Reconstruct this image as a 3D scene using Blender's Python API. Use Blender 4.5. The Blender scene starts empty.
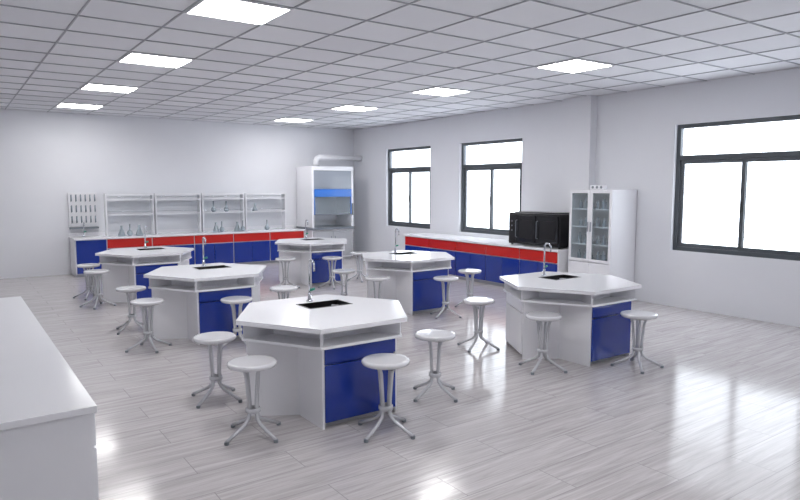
import bpy, bmesh, math, random
from mathutils import Vector, Matrix
random.seed(4)
sc = bpy.context.scene
try:
    sc.view_settings.view_transform = 'Standard'
    sc.view_settings.look = 'None'
except Exception as e:
    print(e)

# ---------------------------------------------------------------- materials
def lin(c):
    return tuple(((v/255)/12.92 if v/255 <= 0.04045 else ((v/255+0.055)/1.055)**2.4) for v in c)+(1,)

def mat(name, rgb, rough=0.4, metal=0.0, var=0.0, spec=0.5, coat=0.0):
    m = bpy.data.materials.new(name); m.use_nodes = True
    nt = m.node_tree; b = nt.nodes['Principled BSDF']
    b.inputs['Roughness'].default_value = rough
    b.inputs['Metallic'].default_value = metal
    b.inputs['Specular IOR Level'].default_value = spec
    b.inputs['Coat Weight'].default_value = coat
    b.inputs['Coat Roughness'].default_value = 0.05
    c = lin(rgb)
    tc = nt.nodes.new('ShaderNodeTexCoord')
    n = nt.nodes.new('ShaderNodeTexNoise'); n.inputs['Scale'].default_value = 3.0
    n.inputs['Detail'].default_value = 3
    r = nt.nodes.new('ShaderNodeMix'); r.data_type = 'RGBA'
    v = max(var, 0.015)
    r.inputs[6].default_value = tuple(x*(1-v) for x in c[:3])+(1,)
    r.inputs[7].default_value = tuple(min(1, x*(1+v)) for x in c[:3])+(1,)
    nt.links.new(tc.outputs['Object'], n.inputs['Vector'])
    nt.links.new(n.outputs['Fac'], r.inputs[0])
    nt.links.new(r.outputs[2], b.inputs['Base Color'])
    return m

M_wall = mat('wall_paint', (226, 227, 232), 0.85, spec=0.2)
M_white = mat('white_laminate', (236, 236, 240), 0.22)
M_top = mat('white_worktop', (240, 240, 244), 0.15)
M_inner = mat('white_matte', (228, 228, 233), 0.5)
M_blue = mat('blue_laminate', (22, 52, 144), 0.13, coat=0.3)
M_red = mat('red_laminate', (196, 34, 28), 0.25)
M_black = mat('black_plastic', (20, 20, 23), 0.3)
M_black2 = mat('black_gloss', (30, 31, 35), 0.15)
M_sink = mat('black_basin', (16, 16, 18), 0.35)
M_frame = mat('window_aluminium', (80, 85, 90), 0.4, metal=0.2)
M_chrome = mat('chrome', (190, 193, 200), 0.15, metal=0.9)
M_stool = mat('stool_white', (218, 218, 222), 0.12, coat=0.4)
M_tube = mat('stool_tube', (200, 201, 206), 0.22, metal=0.15)
M_grey = mat('grey_panel', (120, 126, 134), 0.3)
M_hgrey = mat('hood_header_grey', (146, 152, 162), 0.15)
M_dark = mat('dark_glass', (44, 48, 55), 0.2)
M_hblue = mat('hood_blue', (34, 112, 206), 0.25)
M_green = mat('tap_knob_green', (30, 140, 120), 0.3)
M_plinth = mat('plinth_grey', (176, 177, 182), 0.5)
M_amber = mat('bottle_glass', (140, 152, 162), 0.15)

def glass(name, tint, fac):
    m = bpy.data.materials.new(name); m.use_nodes = True
    nt = m.node_tree; nt.nodes.clear()
    o = nt.nodes.new('ShaderNodeOutputMaterial'); mx = nt.nodes.new('ShaderNodeMixShader')
    t = nt.nodes.new('ShaderNodeBsdfTransparent'); g = nt.nodes.new('ShaderNodeBsdfPrincipled')
    t.inputs['Color'].default_value = tint
    g.inputs['Base Color'].default_value = tint
    g.inputs['Roughness'].default_value = 0.05
    mx.inputs[0].default_value = fac
    nt.links.new(t.outputs[0], mx.inputs[1]); nt.links.new(g.outputs[0], mx.inputs[2])
    nt.links.new(mx.outputs[0], o.inputs[0])
    return m
M_glass = glass('pane_glass', (0.96, 0.98, 1, 1), 0.06)
M_cglass = glass('cabinet_glass', (0.84, 0.88, 0.90, 1), 0.10)
M_sglass = glass('shelf_glass', (0.75, 0.82, 0.84, 1), 0.5)
M_flask = glass('flask_glass', (0.62, 0.68, 0.72, 1), 0.4)

def emis(name, col, s):
    m = bpy.data.materials.new(name); m.use_nodes = True
    b = m.node_tree.nodes['Principled BSDF']
    b.inputs['Base Color'].default_value = (0.9, 0.9, 0.9, 1)
    b.inputs['Emission Color'].default_value = col
    b.inputs['Emission Strength'].default_value = s
    return m
M_lamp = emis('led_panel_light', (1, 0.99, 0.98, 1), 23.0)

def floor_mat():
    m = bpy.data.materials.new('floor_wood_tile'); m.use_nodes = True
    nt = m.node_tree; N = nt.nodes; L = nt.links; b = N['Principled BSDF']
    tc = N.new('ShaderNodeTexCoord')
    mp = N.new('ShaderNodeMapping'); mp.inputs['Scale'].default_value = (0.6, 13, 1)
    L.new(tc.outputs['Object'], mp.inputs['Vector'])
    br = N.new('ShaderNodeTexBrick')
    br.inputs['Scale'].default_value = 1
    br.inputs['Brick Width'].default_value = 1.2; br.inputs['Row Height'].default_value = 0.3
    br.inputs['Mortar Size'].default_value = 0.003; br.inputs['Mortar Smooth'].default_value = 0.3
    br.inputs['Color1'].default_value = (0, 0, 0, 1); br.inputs['Color2'].default_value = (1, 1, 1, 1)
    br.inputs['Mortar'].default_value = (0.5, 0.5, 0.5, 1)
    L.new(tc.outputs['Object'], br.inputs['Vector'])
    ad = N.new('ShaderNodeVectorMath'); ad.operation = 'MULTIPLY_ADD'
    L.new(br.outputs['Color'], ad.inputs[0]); ad.inputs[1].default_value = (7, 13, 3)
    L.new(mp.outputs['Vector'], ad.inputs[2])
    n1 = N.new('ShaderNodeTexNoise'); n1.inputs['Scale'].default_value = 2.2
    n1.inputs['Detail'].default_value = 8; n1.inputs['Roughness'].default_value = 0.7
    n1.inputs['Distortion'].default_value = 0.8
    L.new(ad.outputs[0], n1.inputs['Vector'])
    cr = N.new('ShaderNodeValToRGB')
    e = cr.color_ramp.elements
    e[0].position = 0.32; e[0].color = lin((168, 162, 163))
    e[1].position = 0.66; e[1].color = lin((206, 202, 203))
    L.new(n1.outputs['Fac'], cr.inputs['Fac'])
    mx = N.new('ShaderNodeMix'); mx.data_type = 'RGBA'
    mx.inputs[7].default_value = lin((146, 141, 143))
    mu = N.new('ShaderNodeMath'); mu.operation = 'MULTIPLY'; mu.inputs[1].default_value = 0.8
    L.new(br.outputs['Fac'], mu.inputs[0]); L.new(mu.outputs[0], mx.inputs[0])
    L.new(cr.outputs['Color'], mx.inputs[6])
    L.new(mx.outputs[2], b.inputs['Base Color'])
    # roughness follows the grain a little
    mr = N.new('ShaderNodeMapRange'); mr.inputs['To Min'].default_value = 0.20; mr.inputs['To Max'].default_value = 0.08
    mr.inputs['From Min'].default_value = 0.3; mr.inputs['From Max'].default_value = 0.7
    L.new(n1.outputs['Fac'], mr.inputs['Value']); L.new(mr.outputs[0], b.inputs['Roughness'])
    b.inputs['Specular IOR Level'].default_value = 0.2
    return m
M_floor = floor_mat()

TX, TY = 0.7233, 0.657
LX = [2.12, 6.46]
LY = [5.38 + 2.628*k for k in range(-2, 4)]
def ceil_mat():
    m = bpy.data.materials.new('ceiling_tile'); m.use_nodes = True
    nt = m.node_tree; N = nt.nodes; L = nt.links; b = N['Principled BSDF']
    tc = N.new('ShaderNodeTexCoord'); sp = N.new('ShaderNodeSeparateXYZ')
    L.new(tc.outputs['Object'], sp.inputs[0])
    fl = []
    for out, t, off in ((0, TX, LX[0]-TX/2), (1, TY, LY[0]-TY/2)):
        s = N.new('ShaderNodeMath'); s.operation = 'SUBTRACT'; s.inputs[1].default_value = off
        d = N.new('ShaderNodeMath'); d.operation = 'DIVIDE'; d.inputs[1].default_value = t
        f = N.new('ShaderNodeMath'); f.operation = 'FLOOR'
        L.new(sp.outputs[out], s.inputs[0]); L.new(s.outputs[0], d.inputs[0]); L.new(d.outputs[0], f.inputs[0])
        fl.append(f)
    cb = N.new('ShaderNodeCombineXYZ'); L.new(fl[0].outputs[0], cb.inputs[0]); L.new(fl[1].outputs[0], cb.inputs[1])
    wn = N.new('ShaderNodeTexWhiteNoise'); wn.noise_dimensions = '3D'; L.new(cb.outputs[0], wn.inputs['Vector'])
    mx = N.new('ShaderNodeMix'); mx.data_type = 'RGBA'
    mx.inputs[6].default_value = lin((220, 221, 226)); mx.inputs[7].default_value = lin((230, 231, 235))
    L.new(wn.outputs['Value'], mx.inputs[0])
    L.new(mx.outputs[2], b.inputs['Base Color'])
    b.inputs['Roughness'].default_value = 0.8
    return m
M_ceil = ceil_mat()
M_grid = mat('ceiling_grid_metal', (168, 170, 176), 0.6)

# ---------------------------------------------------------------- mesh helpers
def link(o, parent=None):
    sc.collection.objects.link(o)
    if parent: o.parent = parent
    return o

def empty(name, loc=(0, 0, 0), rz=0):
    e = bpy.data.objects.new(name, None); e.empty_display_size = 0.2
    e.location = loc; e.rotation_euler = (0, 0, rz)
    return link(e)

def mesh_obj(name, bm, m, parent=None, smooth=False):
    me = bpy.data.meshes.new(name)
    bmesh.ops.recalc_face_normals(bm, faces=bm.faces)
    bm.to_mesh(me); bm.free()
    me.materials.append(m)
    if smooth:
        for p in me.polygons: p.use_smooth = True
    return link(bpy.data.objects.new(name, me), parent)

def add_box(bm, a, b, M=None):
    vs = [bm.verts.new(((a[0], b[0])[i & 1], (a[1], b[1])[(i >> 1) & 1], (a[2], b[2])[(i >> 2) & 1])) for i in range(8)]
    for f in ((0, 1, 3, 2), (4, 6, 7, 5), (0, 4, 5, 1), (2, 3, 7, 6), (0, 2, 6, 4), (1, 5, 7, 3)):
        bm.faces.new([vs[i] for i in f])
    if M is not None:
        for v in vs: v.co = M @ v.co
    return vs

def boxes(name, lst, m, parent=None, bev=0.0, M=None):
    bm = bmesh.new()
    for a, b in lst: add_box(bm, a, b, M)
    if bev > 0:
        bmesh.ops.bevel(bm, geom=list(bm.edges), offset=bev, segments=2, affect='EDGES', profile=0.5)
    return mesh_obj(name, bm, m, parent)

def lathe(name, prof, m, parent=None, seg=28, loc=(0, 0, 0)):
    bm = bmesh.new(); rings = []
    for r, z in prof:
        if r < 1e-5: rings.append([bm.verts.new((loc[0], loc[1], loc[2]+z))])
        else: rings.append([bm.verts.new((loc[0]+r*math.cos(2*math.pi*i/seg), loc[1]+r*math.sin(2*math.pi*i/seg), loc[2]+z)) for i in range(seg)])
    for A, B in zip(rings, rings[1:]):
        for i in range(seg):
            j = (i+1) % seg
            if len(A) == 1 and len(B) == 1: continue
            if len(A) == 1: bm.faces.new((A[0], B[i], B[j]))
            elif len(B) == 1: bm.faces.new((A[i], A[j], B[0]))
            else: bm.faces.new((A[i], A[j], B[j], B[i]))
    o = mesh_obj(name, bm, m, parent, smooth=True)
    return o

def tube(bm, pts, r, seg=10):
    pts = [Vector(p) for p in pts]; rings = []
    up = Vector((0.13, 0.21, 0.97)).normalized()
    for i, p in enumerate(pts):
        t = (pts[min(i+1, len(pts)-1)]-pts[max(i-1, 0)]).normalized()
        ref = up if abs(t.dot(up)) < 0.9 else Vector((1, 0.1, 0))
        if i == 0:
            a = t.cross(ref).normalized()
        else:
            a = (prev - t*prev.dot(t)).normalized()
        prev = a; c = t.cross(a)
        rings.append([bm.verts.new(p+(a*math.cos(2*math.pi*k/seg)+c*math.sin(2*math.pi*k/seg))*r) for k in range(seg)])
    for A, B in zip(rings, rings[1:]):
        for k in range(seg):
            bm.faces.new((A[k], A[(k+1) % seg], B[(k+1) % seg], B[k]))
    bm.faces.new(rings[0]); bm.faces.new(rings[-1][::-1])

def tubes(name, paths, r, m, parent=None, seg=10):
    bm = bmesh.new()
    for p in paths: tube(bm, p, r, seg)
    return mesh_obj(name, bm, m, parent, smooth=True)

def clone(src, name, loc, rz=0):
    e = empty(name, loc, rz)
    for ch in src.children:
        o = bpy.data.objects.new(ch.name.split('.')[0], ch.data)
        o.matrix_local = ch.matrix_local.copy()
        link(o, e)
    return e

# ---------------------------------------------------------------- room
X0, X1, Y0, Y1, ZC = -1.6, 8.9, -1.6, 14.7, 3.3
boxes('floor', [((X0-.2, Y0-.2, -0.1), (X1+.25, Y1+.2, 0))], M_floor)
boxes('ceiling', [((X0-.2, Y0-.2, ZC+0.004), (X1+.25, Y1+.2, ZC+.15))], M_ceil)
boxes('wall_back', [((X0-.2, Y1, 0), (X1+.25, Y1+.2, ZC))], M_wall)
boxes('wall_left', [((X0-.2, Y0, 0), (X0, Y1, ZC))], M_wall)
boxes('wall_front', [((X0-.2, Y0-.2, 0), (X1+.25, Y0, ZC))], M_wall)
WZ0, WZ1 = 0.85, 2.72
wins = [(11.40, 13.16), (8.60, 10.40), (3.50, 5.50), (0.3, 2.1)]  # last opening is out of view, added to let in extra light
segs = []
ys = sorted(wins); cur = Y0
for a, b in ys:
    segs.append(((X1, cur, 0), (X1+.25, a, ZC)))
    segs.append(((X1, a, 0), (X1+.25, b, WZ0)))
    segs.append(((X1, a, WZ1), (X1+.25, b, ZC)))
    cur = b
segs.append(((X1, cur, 0), (X1+.25, Y1, ZC)))
boxes('wall_right', segs, M_wall)
boxes('trim_column', [((X1-.16, 6.92, 0), (X1, 7.50, ZC))], M_wall)

# ceiling grid
bars = []
x = LX[0]-TX/2
while x > X0: x -= TX
x += TX
while x < X1:
    bars.append(((x-.008, Y0, ZC-.005), (x+.008, Y1, ZC+.003))); x += TX
y = LY[0]-TY/2
while y > Y0: y -= TY
y += TY
while y < Y1:
    bars.append(((X0, y-.008, ZC-.0055), (X1, y+.008, ZC+.003))); y += TY
boxes('ceiling_grid', bars, M_grid)

# ceiling lamps
def lamp(loc):
    e = empty('ceiling_light_panel', loc)
    hx, hy = TX/2-.010, TY/2-.010
    boxes('frame', [((-hx, -hy, -.016), (hx, -hy+.015, 0)), ((-hx, hy-.015, -.016), (hx, hy, 0)),
                    ((-hx, -hy+.015, -.016), (-hx+.015, hy-.015, 0)), ((hx-.015, -hy+.015, -.016), (hx, hy-.015, 0))], M_white, e)
    boxes('diffuser', [((-hx+.015, -hy+.015, -.012), (hx-.015, hy-.015, -.002))], M_lamp, e)
    return e
L0 = lamp((LX[0], LY[2], ZC))
for lx in LX:
    for i, ly in enumerate(LY):
        if (lx == LX[0] and i == 2) or (lx == LX[1] and i == 1): continue
        clone(L0, 'ceiling_light_panel', (lx, ly, ZC))

# windows
for i, (a, b) in enumerate(wins):
    e = empty('window_%d' % (i+1), (X1+.09, (a+b)/2, 0))
    h = (b-a)/2; w = .06; zt = 2.23; d = .035
    fr = [((-d, -h, WZ0), (d, -h+w, WZ1)), ((-d, h-w, WZ0), (d, h, WZ1)),
          ((-d, -h+w, WZ0), (d, h-w, WZ0+w)), ((-d, -h+w, WZ1-w), (d, h-w, WZ1)),
          ((-d, -h+w, zt-.035), (d, h-w, zt+.035))]
    boxes('frame', fr, M_frame, e, 0.004)
    s = .055
    sl = []
    for (ya, yb, dx) in ((-h+w, .03, -.012), (-.03, h-w, .012)):
        za, zb = WZ0+w, zt-.035
        sl += [((dx-.012, ya, za), (dx+.012, ya+s, zb)), ((dx-.012, yb-s, za), (dx+.012, yb, zb)),
               ((dx-.012, ya+s, za), (dx+.012, yb-s, za+s)), ((dx-.012, ya+s, zb-s), (dx+.012, yb-s, zb))]
    boxes('sashes', sl, M_frame, e)
    boxes('panes', [((-.003, -h+w, WZ0+w), (.003, h-w, zt-.035)), ((-.003, -h+w, zt+.035), (.003, h-w, WZ1-w))], M_glass, e)
    boxes('latch', [((-.05, -.012, 1.45), (-.024, .012, 1.60))], M_black, e, .003)

# ---------------------------------------------------------------- lab tables
TH = 0.78
def hexv(R, rot=0): return [(R*math.cos(math.radians(60*k+rot)), R*math.sin(math.radians(60*k+rot))) for k in range(6)]
def hex_prism(name, R, z0, z1, m, parent, hole=None):
    bm = bmesh.new()
    vs = [bm.verts.new((x, y, z1)) for x, y in hexv(R)]
    ed = [bm.edges.new((vs[i], vs[(i+1) % 6])) for i in range(6)]
    if hole:
        (xa, ya), (xb, yb) = hole
        hv = [bm.verts.new(p) for p in ((xa, ya, z1), (xb, ya, z1), (xb, yb, z1), (xa, yb, z1))]
        ed += [bm.edges.new((hv[i], hv[(i+1) % 4])) for i in range(4)]
        bmesh.ops.triangle_fill(bm, edges=ed, use_beauty=True)
    else:
        bm.faces.new(vs)
    r = bmesh.ops.extrude_face_region(bm, geom=list(bm.faces))
    for v in [g for g in r['geom'] if isinstance(g, bmesh.types.BMVert)]: v.co.z = z0
    return mesh_obj(name, bm, m, parent)

def tap(parent, x, y, z, ang, h=0.34):
    lathe('tap_base', [(0, 0), (.03, 0), (.03, .012), (.018, .02), (.014, .08), (0, .08)], M_chrome, parent, 14, (x, y, z))
    c, s = math.cos(ang), math.sin(ang)
    pts = [(x, y, z+.05), (x, y, z+h-.05)]
    for k in range(1, 9):
        t = math.pi*k/8
        pts.append((x+c*.045*(1-math.cos(t)), y+s*.045*(1-math.cos(t)), z+h-.05+.045*math.sin(t)))
    pts.append((x+c*.09, y+s*.09, z+h-.10))
    tubes('tap_spout', [pts], .0095, M_chrome, parent)
    tubes('tap_knob', [[(x, y, z+.10), (x-s*.05, y+c*.05, z+.11)]], .012, M_green, parent)

def table(loc):
    e = empty('hexagonal_lab_table', loc)
    sx, sy = .12, .21
    hole = ((sx-.21, sy-.13), (sx+.21, sy+.13))
    hex_prism('worktop', .765, TH-.035, TH, M_top, e, hole)
    a, b = hole; zb = TH-.125; t = .012
    boxes('sink_basin', [((a[0], a[1], zb), (b[0], b[1], zb+t)),
                         ((a[0], a[1], zb+t), (a[0]+t, b[1], TH+.003)), ((b[0]-t, a[1], zb+t), (b[0], b[1], TH+.003)),
                         ((a[0]+t, a[1], zb+t), (b[0]-t, a[1]+t, TH+.003)), ((a[0]+t, b[1]-t, zb+t), (b[0]-t, b[1], TH+.003))], M_sink, e)
    tap(e, sx-.04, sy+.2, TH, math.radians(-90), .38)
    hex_prism('under_shelf', .72, .615, .635, M_white, e)
    bm = bmesh.new()
    for k in range(6):
        M = Matrix.Rotation(math.radians(60*k), 4, 'Z')
        add_box(bm, (.45, -.01, .635), (.705, .01, TH-.035), M)
    for k in range(6):
        M = Matrix.Rotation(math.radians(60*k+30), 4, 'Z')
        add_box(bm, (.385, -.225, .635), (.4, .225, TH-.035), M)
    mesh_obj('shelf_dividers', bm, M_inner, e)
    bw = bmesh.new(); bb = bmesh.new(); bp = bmesh.new(); bh = bmesh.new()
    for ang in (-90, 30, 150):
        M = Matrix.Rotation(math.radians(ang), 4, 'Z')
        tgt = bw if ang == 150 else bb
        add_box(bw, (.19, -.335, .0), (.585, -.317, .615), M)
        add_box(bw, (.19, .317, .0), (.585, .335, .615), M)
        add_box(bw, (.19, -.317, .06), (.575, .317, .075), M)
        add_box(bw, (.19, -.317, .075), (.2, .317, .615), M)
        add_box(bp, (.52, -.317, .0), (.535, .317, .06), M)
        add_box(tgt, (.580, -.315, .50), (.598, .315, .608), M)
        add_box(tgt, (.580, -.315, .05), (.598, .315, .482), M)
        add_box(tgt, (.566, -.315, .482), (.578, .315, .50), M)
        if tgt is bb: add_box(bh, (.598, -.08, .592), (.606, .08, .600), M)
    mesh_obj('cabinet_panels', bw, M_white, e)
    mesh_obj('plinth', bp, M_plinth, e)
    bmesh.ops.bevel(bb, geom=list(bb.edges), offset=.003, segments=1, affect='EDGES')
    mesh_obj('cabinet_fronts', bb, M_blue, e)
    mesh_obj('cabinet_handles', bh, M_blue, e)
    return e
T = [(2.53, 4.68), (2.60, 7.78), (2.60, 10.75), (5.52, 4.62), (5.62, 7.77), (5.68, 10.95)]
t0 = table((T[0][0], T[0][1], 0))
for p in T[1:]: clone(t0, 'hexagonal_lab_table', (p[0], p[1], 0))

# ---------------------------------------------------------------- stools
def stool(loc, rz):
    e = empty('lab_stool', loc, rz)
    h = .55
    lathe('seat', [(0, h-.040), (.155, h-.040), (.17, h-.034), (.178, h-.018), (.176, h-.007), (.166, h), (.15, h+.001), (0, h-.004)], M_stool, e, 40)
    lathe('seat_plate', [(0, h-.055), (.09, h-.055), (.09, h-.0395), (0, h-.0395)], M_tube, e, 24)
    paths = []
    for k in range(4):
        c, s = math.cos(math.pi/2*k), math.sin(math.pi/2*k)
        prof = [(.075, h-.05), (.056, h-.10), (.046, h-.2), (.038, .24), (.036, .17), (.045, .125), (.08, .095), (.16, .055), (.24, .018)]
        paths.append([(c*r, s*r, z) for r, z in prof])
    tubes('legs', paths, .0135, M_tube, e, 10)
    lathe('leg_collar', [(.048, .17), (.054, .175), (.054, .20), (.048, .205)], M_tube, e, 20)
    bm = bmesh.new()
    for k in range(4):
        c, s = math.cos(math.pi/2*k), math.sin(math.pi/2*k)
        tube(bm, [(c*.24, s*.24, .0), (c*.24, s*.24, .022)], .017, 12)
    mesh_obj('foot_caps', bm, M_grey, e)
    return e
S = [(1.74, 4.31), (2.56, 3.80), (3.37, 4.24), (1.79, 5.24),
     (2.62, 6.90), (1.76, 7.35), (1.83, 8.42), (3.40, 7.34),
     (1.79, 10.45), (1.83, 11.36),
     (4.75, 4.26), (5.58, 3.76), (4.80, 5.26),
     (4.86, 7.42), (4.86, 8.34), (5.63, 6.85), (6.41, 7.23),
     (4.84, 10.35), (5.60, 10.03), (6.44, 10.45)]
s0 = stool((S[0][0], S[0][1], 0), .3)
for p in S[1:]: clone(s0, 'lab_stool', (p[0], p[1], 0), random.uniform(0, 1.5))

# ---------------------------------------------------------------- back counter
CF = 14.05; CB = Y1-.01
e = empty('back_lab_counter')
boxes('worktop', [((2.02, CF-.02, .745), (7.12, CB, .78)), ((2.02, CB-.02, .78), (7.12, CB, .86))], M_top, e)
boxes('carcass', [((2.04, CF+.02, .06), (7.10, CB, .745))], M_white, e)
boxes('plinth', [((2.05, CF+.07, 0), (7.09, CB, .06))], M_plinth, e)
secs = [(2.06, 2.62)]
xx = 2.64
while xx < 7.0:
    secs.append((xx, xx+.87)); xx += .89
bl, rd = [], []
for i, (a, b) in enumerate(secs):
    b = min(b, 7.09)
    if i == 0:
        bl.append(((a, CF, .07), (b, CF+.019, .735)))
    else:
        m_ = (a+b)/2
        rd.append(((a, CF, .555), (b, CF+.019, .735)))
        bl += [((a, CF, .07), (m_-.003, CF+.019, .54)), ((m_+.003, CF, .07), (b, CF+.019, .54))]
boxes('blue_doors', bl, M_blue, e, .003)
boxes('red_drawers', rd, M_red, e, .003)
tap(e, 2.28, CB-.2, .78, math.radians(-90), .30)
def reagent_shelf(x0, x1):
    w = x1-x0
    e = empty('reagent_shelf', (x0, 14.38, .782))
    H = .88
    boxes('uprights', [((0, 0, 0), (.024, .20, H)), ((w-.024, 0, 0), (w, .20, H))], M_white, e, .004)
    boxes('top_rail', [((.024, 0, H-.03), (w-.024, .20, H))], M_white, e)
    boxes('shelf_front_edges', [((.024, .0, .43), (w-.024, .012, .45)), ((.024, 0, .74), (w-.024, .012, .76)),
                                ((.024, .188, .43), (w-.024, .20, .45)), ((.024, .188, .74), (w-.024, .20, .76))], M_white, e)
    boxes('glass_shelves', [((.024, .012, .438), (w-.024, .188, .446)), ((.024, .012, .748), (w-.024, .188, .756))], M_sglass, e)
    tubes('guard_rails', [[(.02, .012, .50), (w-.02, .012, .50)], [(.02, .012, .81), (w-.02, .012, .81)]], .004, M_chrome, e, 8)
for a, b in ((2.70, 3.66), (3.70, 4.68), (4.72, 5.70), (5.74, 6.76)): reagent_shelf(a, b)
e = empty('glassware_drying_rack', (2.04, 14.64, .98))
boxes('board', [((0, 0, 0), (.54, .03, .70))], M_white, e, .004)
pg, tb = [], []
for i in range(6):
    for j in range(6):
        x_, z_ = .05+i*.088, .08+j*.11
        pg.append([(x_, 0.0, z_), (x_, -.09, z_+.035)])
        if j % 2 == 1: tb.append([(x_, -.05, z_+.03), (x_, -.06, z_-.10)])
tubes('pegs', pg, .006, M_grey, e, 6)
tubes('drying_tubes', tb, .014, M_amber, e, 8)
boxes('drip_tray', [((0, -.11, -.04), (.54, .03, -.005))], M_grey, e, .004)

def flask(loc, k=1.0):
    prof = [(0, 0), (.055, 0), (.06, .008), (.022, .12), (.018, .13), (.018, .165), (.022, .17)]
    return lathe('erlenmeyer_flask', [(r*k, z*k) for r, z in prof], M_flask, None, 20, loc)
def rflask(loc):
    prof = [(0, 0), (.03, 0.0), (.055, .03), (.06, .06), (.05, .09), (.02, .12), (.015, .14), (.015, .24), (.02, .245)]
    return lathe('volumetric_flask', prof, M_flask, None, 20, loc)
for x_ in (2.95, 3.30, 4.95, 5.45): flask((x_, 14.2, .781), 1.3)
for x_ in (3.12, 5.1, 5.6, 6.2): rflask((x_, 14.24, .781))
for x_ in (6.0,): flask((x_, 14.47, 1.230), 1.1)
for x_ in (5.0, 5.3): rflask((x_, 14.47, 1.230))

# ---------------------------------------------------------------- fume hood
hx0, hx1, hy0, hy1 = 7.19, 8.34, 13.80, 14.66
e = empty('fume_hood')
boxes('lower_cabinet', [((hx0, hy0+.05, .06), (hx1, hy1, .76))], M_white, e, .004)
boxes('plinth', [((hx0+.02, hy0+.1, 0), (hx1-.02, hy1, .06))], M_plinth, e)
mx_ = (hx0+hx1)/2
boxes('lower_doors', [((hx0+.03, hy0+.03, .09), (mx_-.004, hy0+.05, .72)), ((mx_+.004, hy0+.03, .09), (hx1-.03, hy0+.05, .72))], M_plinth, e, .003)
boxes('door_handles', [((mx_-.06, hy0+.01, .4), (mx_-.045, hy0+.03, .6)), ((mx_+.045, hy0+.01, .4), (mx_+.06, hy0+.03, .6))], M_chrome, e)
boxes('worktop', [((hx0-.02, hy0-.02, .76), (hx1+.02, hy1, .82))], M_grey, e, .004)
boxes('housing', [((hx0, hy0+.02, .82), (hx0+.05, hy1, 2.30)), ((hx1-.05, hy0+.02, .82), (hx1, hy1, 2.30)),
                  ((hx0+.05, hy1-.03, .82), (hx1-.05, hy1, 2.30)), ((hx0+.05, hy0+.02, 2.2), (hx1-.05, hy1-.03, 2.30)),
                  ((hx0+.05, hy0+.06, 1.74), (hx1-.05, hy1-.03, 1.76))], M_white, e)
boxes('header_panel', [((hx0+.055, hy0+.03, 1.755), (hx1-.055, hy0+.058, 2.195))], M_hgrey, e)
boxes('baffle', [((hx0+.06, hy1-.10, .95), (hx1-.06, hy1-.08, 1.65))], M_inner, e)
boxes('sash_handle', [((hx0+.055, hy0, 1.56), (hx1-.055, hy0+.035, 1.75)),
                      ((hx0+.055, hy0+.01, 1.13), (hx0+.075, hy0+.035, 1.56)), ((hx1-.075, hy0+.01, 1.13), (hx1-.055, hy0+.035, 1.56))], M_hblue, e, .003)
boxes('sash_glass', [((hx0+.06, hy0+.04, 1.15), (hx1-.06, hy0+.05, 1.70))], M_cglass, e)
boxes('sash_lip', [((hx0+.06, hy0+.03, 1.12), (hx1-.06, hy0+.06, 1.15))], M_grey, e)
boxes('control_panel', [((hx1-.045, hy0+.01, 1.1), (hx1-.008, hy0+.02, 1.4))], M_dark, e)
pth = [(7.55, 14.3, 2.30), (7.55, 14.3, 2.42)]
for k in range(1, 6):
    t = math.pi/2*k/5
    pth.append((7.55+.12*(1-math.cos(t)), 14.3, 2.42+.12*math.sin(t)))
pth.append((8.88, 14.3, 2.54))
tubes('exhaust_duct', [pth], .065, M_white, e, 20)
lathe('duct_flange', [(.065, 2.301), (.10, 2.301), (.10, 2.33), (.065, 2.33)], M_plinth, e, 24, (7.55, 14.3, 0))

# ---------------------------------------------------------------- window-side counter
e = empty('window_lab_counter')
WF = 8.10
boxes('worktop', [((WF-.02, 7.51, .745), (8.89, 11.3, .78)), ((WF-.02, 6.97, .745), (8.73, 7.51, .78))], M_top, e)
boxes('carcass', [((WF+.02, 7.52, .06), (8.88, 11.28, .745)), ((WF+.02, 6.98, .06), (8.72, 7.52, .745))], M_white, e)
boxes('plinth', [((WF+.07, 7.52, 0), (8.87, 11.27, .06)), ((WF+.07, 6.99, 0), (8.7, 7.52, .06))], M_plinth, e)
bl, rd = [], []
n = 5; w = (11.27-7.0)/n
for i in range(n):
    a = 7.0+i*w+.01; b = a+w-.02; m_ = (a+b)/2
    rd.append(((WF, a, .555), (WF+.019, b, .735)))
    bl += [((WF, a, .07), (WF+.019, m_-.003, .54)), ((WF, m_+.003, .07), (WF+.019, b, .54))]
boxes('blue_doors', bl, M_blue, e, .003)
boxes('red_drawers', rd, M_red, e, .003)

# black double-compartment oven (one appliance)
e = empty('black_lab_oven', (8.22, 7.06, .781))
WO = 1.18
boxes('body', [((0, 0, .02), (.46, WO, .57))], M_black, e, .012)
boxes('doors', [((-.025, .03, .06), (-.001, .50, .53)), ((-.025, .53, .06), (-.001, .98, .53))], M_black2, e, .006)
boxes('door_windows', [((-.03, .08, .13), (-.0255, .42, .45)), ((-.03, .58, .13), (-.0255, .90, .45))], M_black, e)
boxes('control_column', [((-.02, 1.0, .06), (-.001, 1.15, .53))], M_black, e, .004)
tubes('door_handles', [[(-.025, yy, .14), (-.06, yy, .15), (-.06, yy, .43), (-.025, yy, .44)] for yy in (.47, .95)], .007, M_grey, e, 8)
boxes('top_vent', [((.05, .10, .571), (.41, 1.08, .59))], M_black2, e, .006)
bm = bmesh.new()
for px, py in ((.05, .05), (.40, .05), (.05, WO-.05), (.40, WO-.05)): tube(bm, [(px, py, 0), (px, py, .021)], .02, 10)
mesh_obj('feet', bm, M_black, e)
bm = bmesh.new()
for z_ in (.42, .34, .26): tube(bm, [(-.021, 1.075, z_), (-.03, 1.075, z_)], .014, 14)
mesh_obj('control_knobs', bm, M_grey, e)

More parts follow.
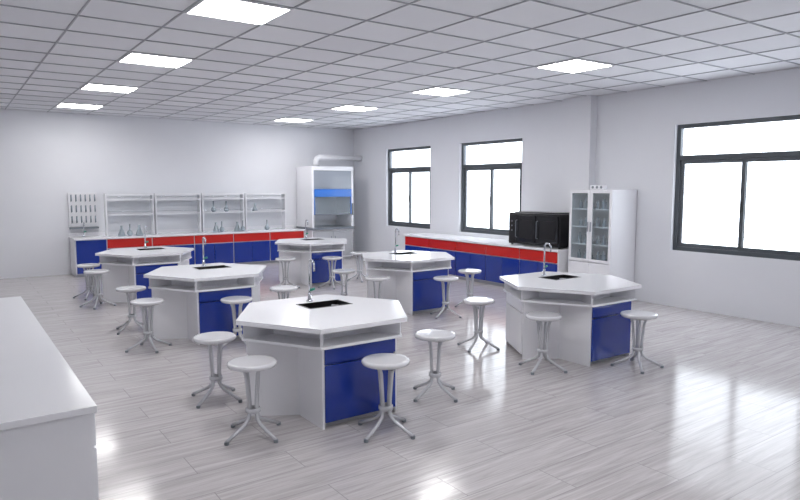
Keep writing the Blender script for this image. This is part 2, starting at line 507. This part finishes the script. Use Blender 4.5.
# ---------------------------------------------------------------- glass cabinet
e = empty('glass_door_cabinet', (8.25, 6.09, 0))
D, W, H = .62, .81, 1.76
boxes('carcass', [((0.02, 0, 0), (D, .02, H)), ((.02, W-.02, 0), (D, W, H)), ((D-.02, .02, 0), (D, W-.02, H)),
                  ((.02, .02, H-.03), (D-.02, W-.02, H)), ((.02, .02, .05), (D-.02, W-.02, .08)), ((.04, .02, 0), (.06, W-.02, .05))], M_white, e)
boxes('shelves', [((.05, .02, z_), (D-.02, W-.02, z_+.02)) for z_ in (.60, .88, 1.16, 1.44)], M_white, e)
fr = []
for ya, yb in ((.003, W/2-.003), (W/2+.003, W-.003)):
    za, zb, s = .62, H-.01, .045
    fr += [((0, ya, za), (.018, ya+s, zb)), ((0, yb-s, za), (.018, yb, zb)), ((0, ya+s, za), (.018, yb-s, za+s)), ((0, ya+s, zb-s), (.018, yb-s, zb))]
    fr += [((0, ya, .06), (.018, yb, .61))]
boxes('door_frames', fr, M_white, e)
boxes('door_glass', [((.006, .048, .665), (.012, W/2-.048, H-.055)), ((.006, W/2+.048, .665), (.012, W-.048, H-.055))], M_cglass, e)
boxes('handles', [((-.02, W/2-.03, 1.1), (-.001, W/2-.02, 1.25)), ((-.02, W/2+.02, 1.1), (-.001, W/2+.03, 1.25))], M_chrome, e)
bm_items = bmesh.new()
for z_ in (.62, .90, 1.18, 1.46):
    for j in range(6):
        yb = .11+j*.118+random.uniform(-.02, .02); r = random.uniform(.025, .04); hh = random.uniform(.10, .18)
        tube(bm_items, [(.14, yb, z_), (.14, yb, z_+hh*.7)], r, 12)
        tube(bm_items, [(.14, yb, z_+hh*.7), (.14, yb, z_+hh)], r*.45, 10)
mesh_obj('stored_bottles', bm_items, M_amber, e)
e2 = empty('power_socket_strip', (8.40, 6.36, H+.001))
boxes('housing', [((0, 0, 0), (.08, .26, .07))], M_white, e2, .006)
bm = bmesh.new()
for k in range(3): tube(bm, [(-.004, .05+.08*k, .035), (0.0, .05+.08*k, .035)], .022, 14)
mesh_obj('sockets', bm, M_grey, e2)

# ---------------------------------------------------------------- foreground bench
e = empty('white_demonstration_bench')
bx0, bx1, by0, by1 = -.30, .525, 3.2, 6.9
boxes('worktop', [((bx0, by0, .745), (bx1, by1, .78))], M_top, e, .004)
boxes('carcass', [((bx0+.02, by0+.04, .06), (bx1-.02, by1-.03, .745))], M_white, e)
boxes('plinth', [((bx0+.06, by0+.08, 0), (bx1-.06, by1-.06, .06))], M_plinth, e)
dr = []
n = 4; w = (by1-by0-.08)/n
for i in range(n):
    a = by0+.045+i*w
    dr += [((bx1-.02, a+.005, .07), (bx1-.003, a+w-.005, .56)), ((bx1-.02, a+.005, .57), (bx1-.003, a+w-.005, .735))]
boxes('doors', dr, M_white, e, .003)
boxes('end_panel', [((bx0+.02, by0+.022, .06), (bx1-.02, by0+.04, .745))], M_white, e)

# ---------------------------------------------------------------- world / camera
w = bpy.data.worlds.new('World'); sc.world = w; w.use_nodes = True
bg = w.node_tree.nodes['Background']
bg.inputs[0].default_value = (0.93, 0.96, 1.0, 1); bg.inputs[1].default_value = 5.5

cam = bpy.data.cameras.new('camera'); co = bpy.data.objects.new('camera', cam)
sc.collection.objects.link(co)
cam.sensor_width = 36; cam.lens = 28.8; cam.clip_start = 0.02
co.location = (0, 0, 1.8)
co.rotation_euler = (math.radians(90-5.62), 0, math.radians(-35.28))
sc.camera = co
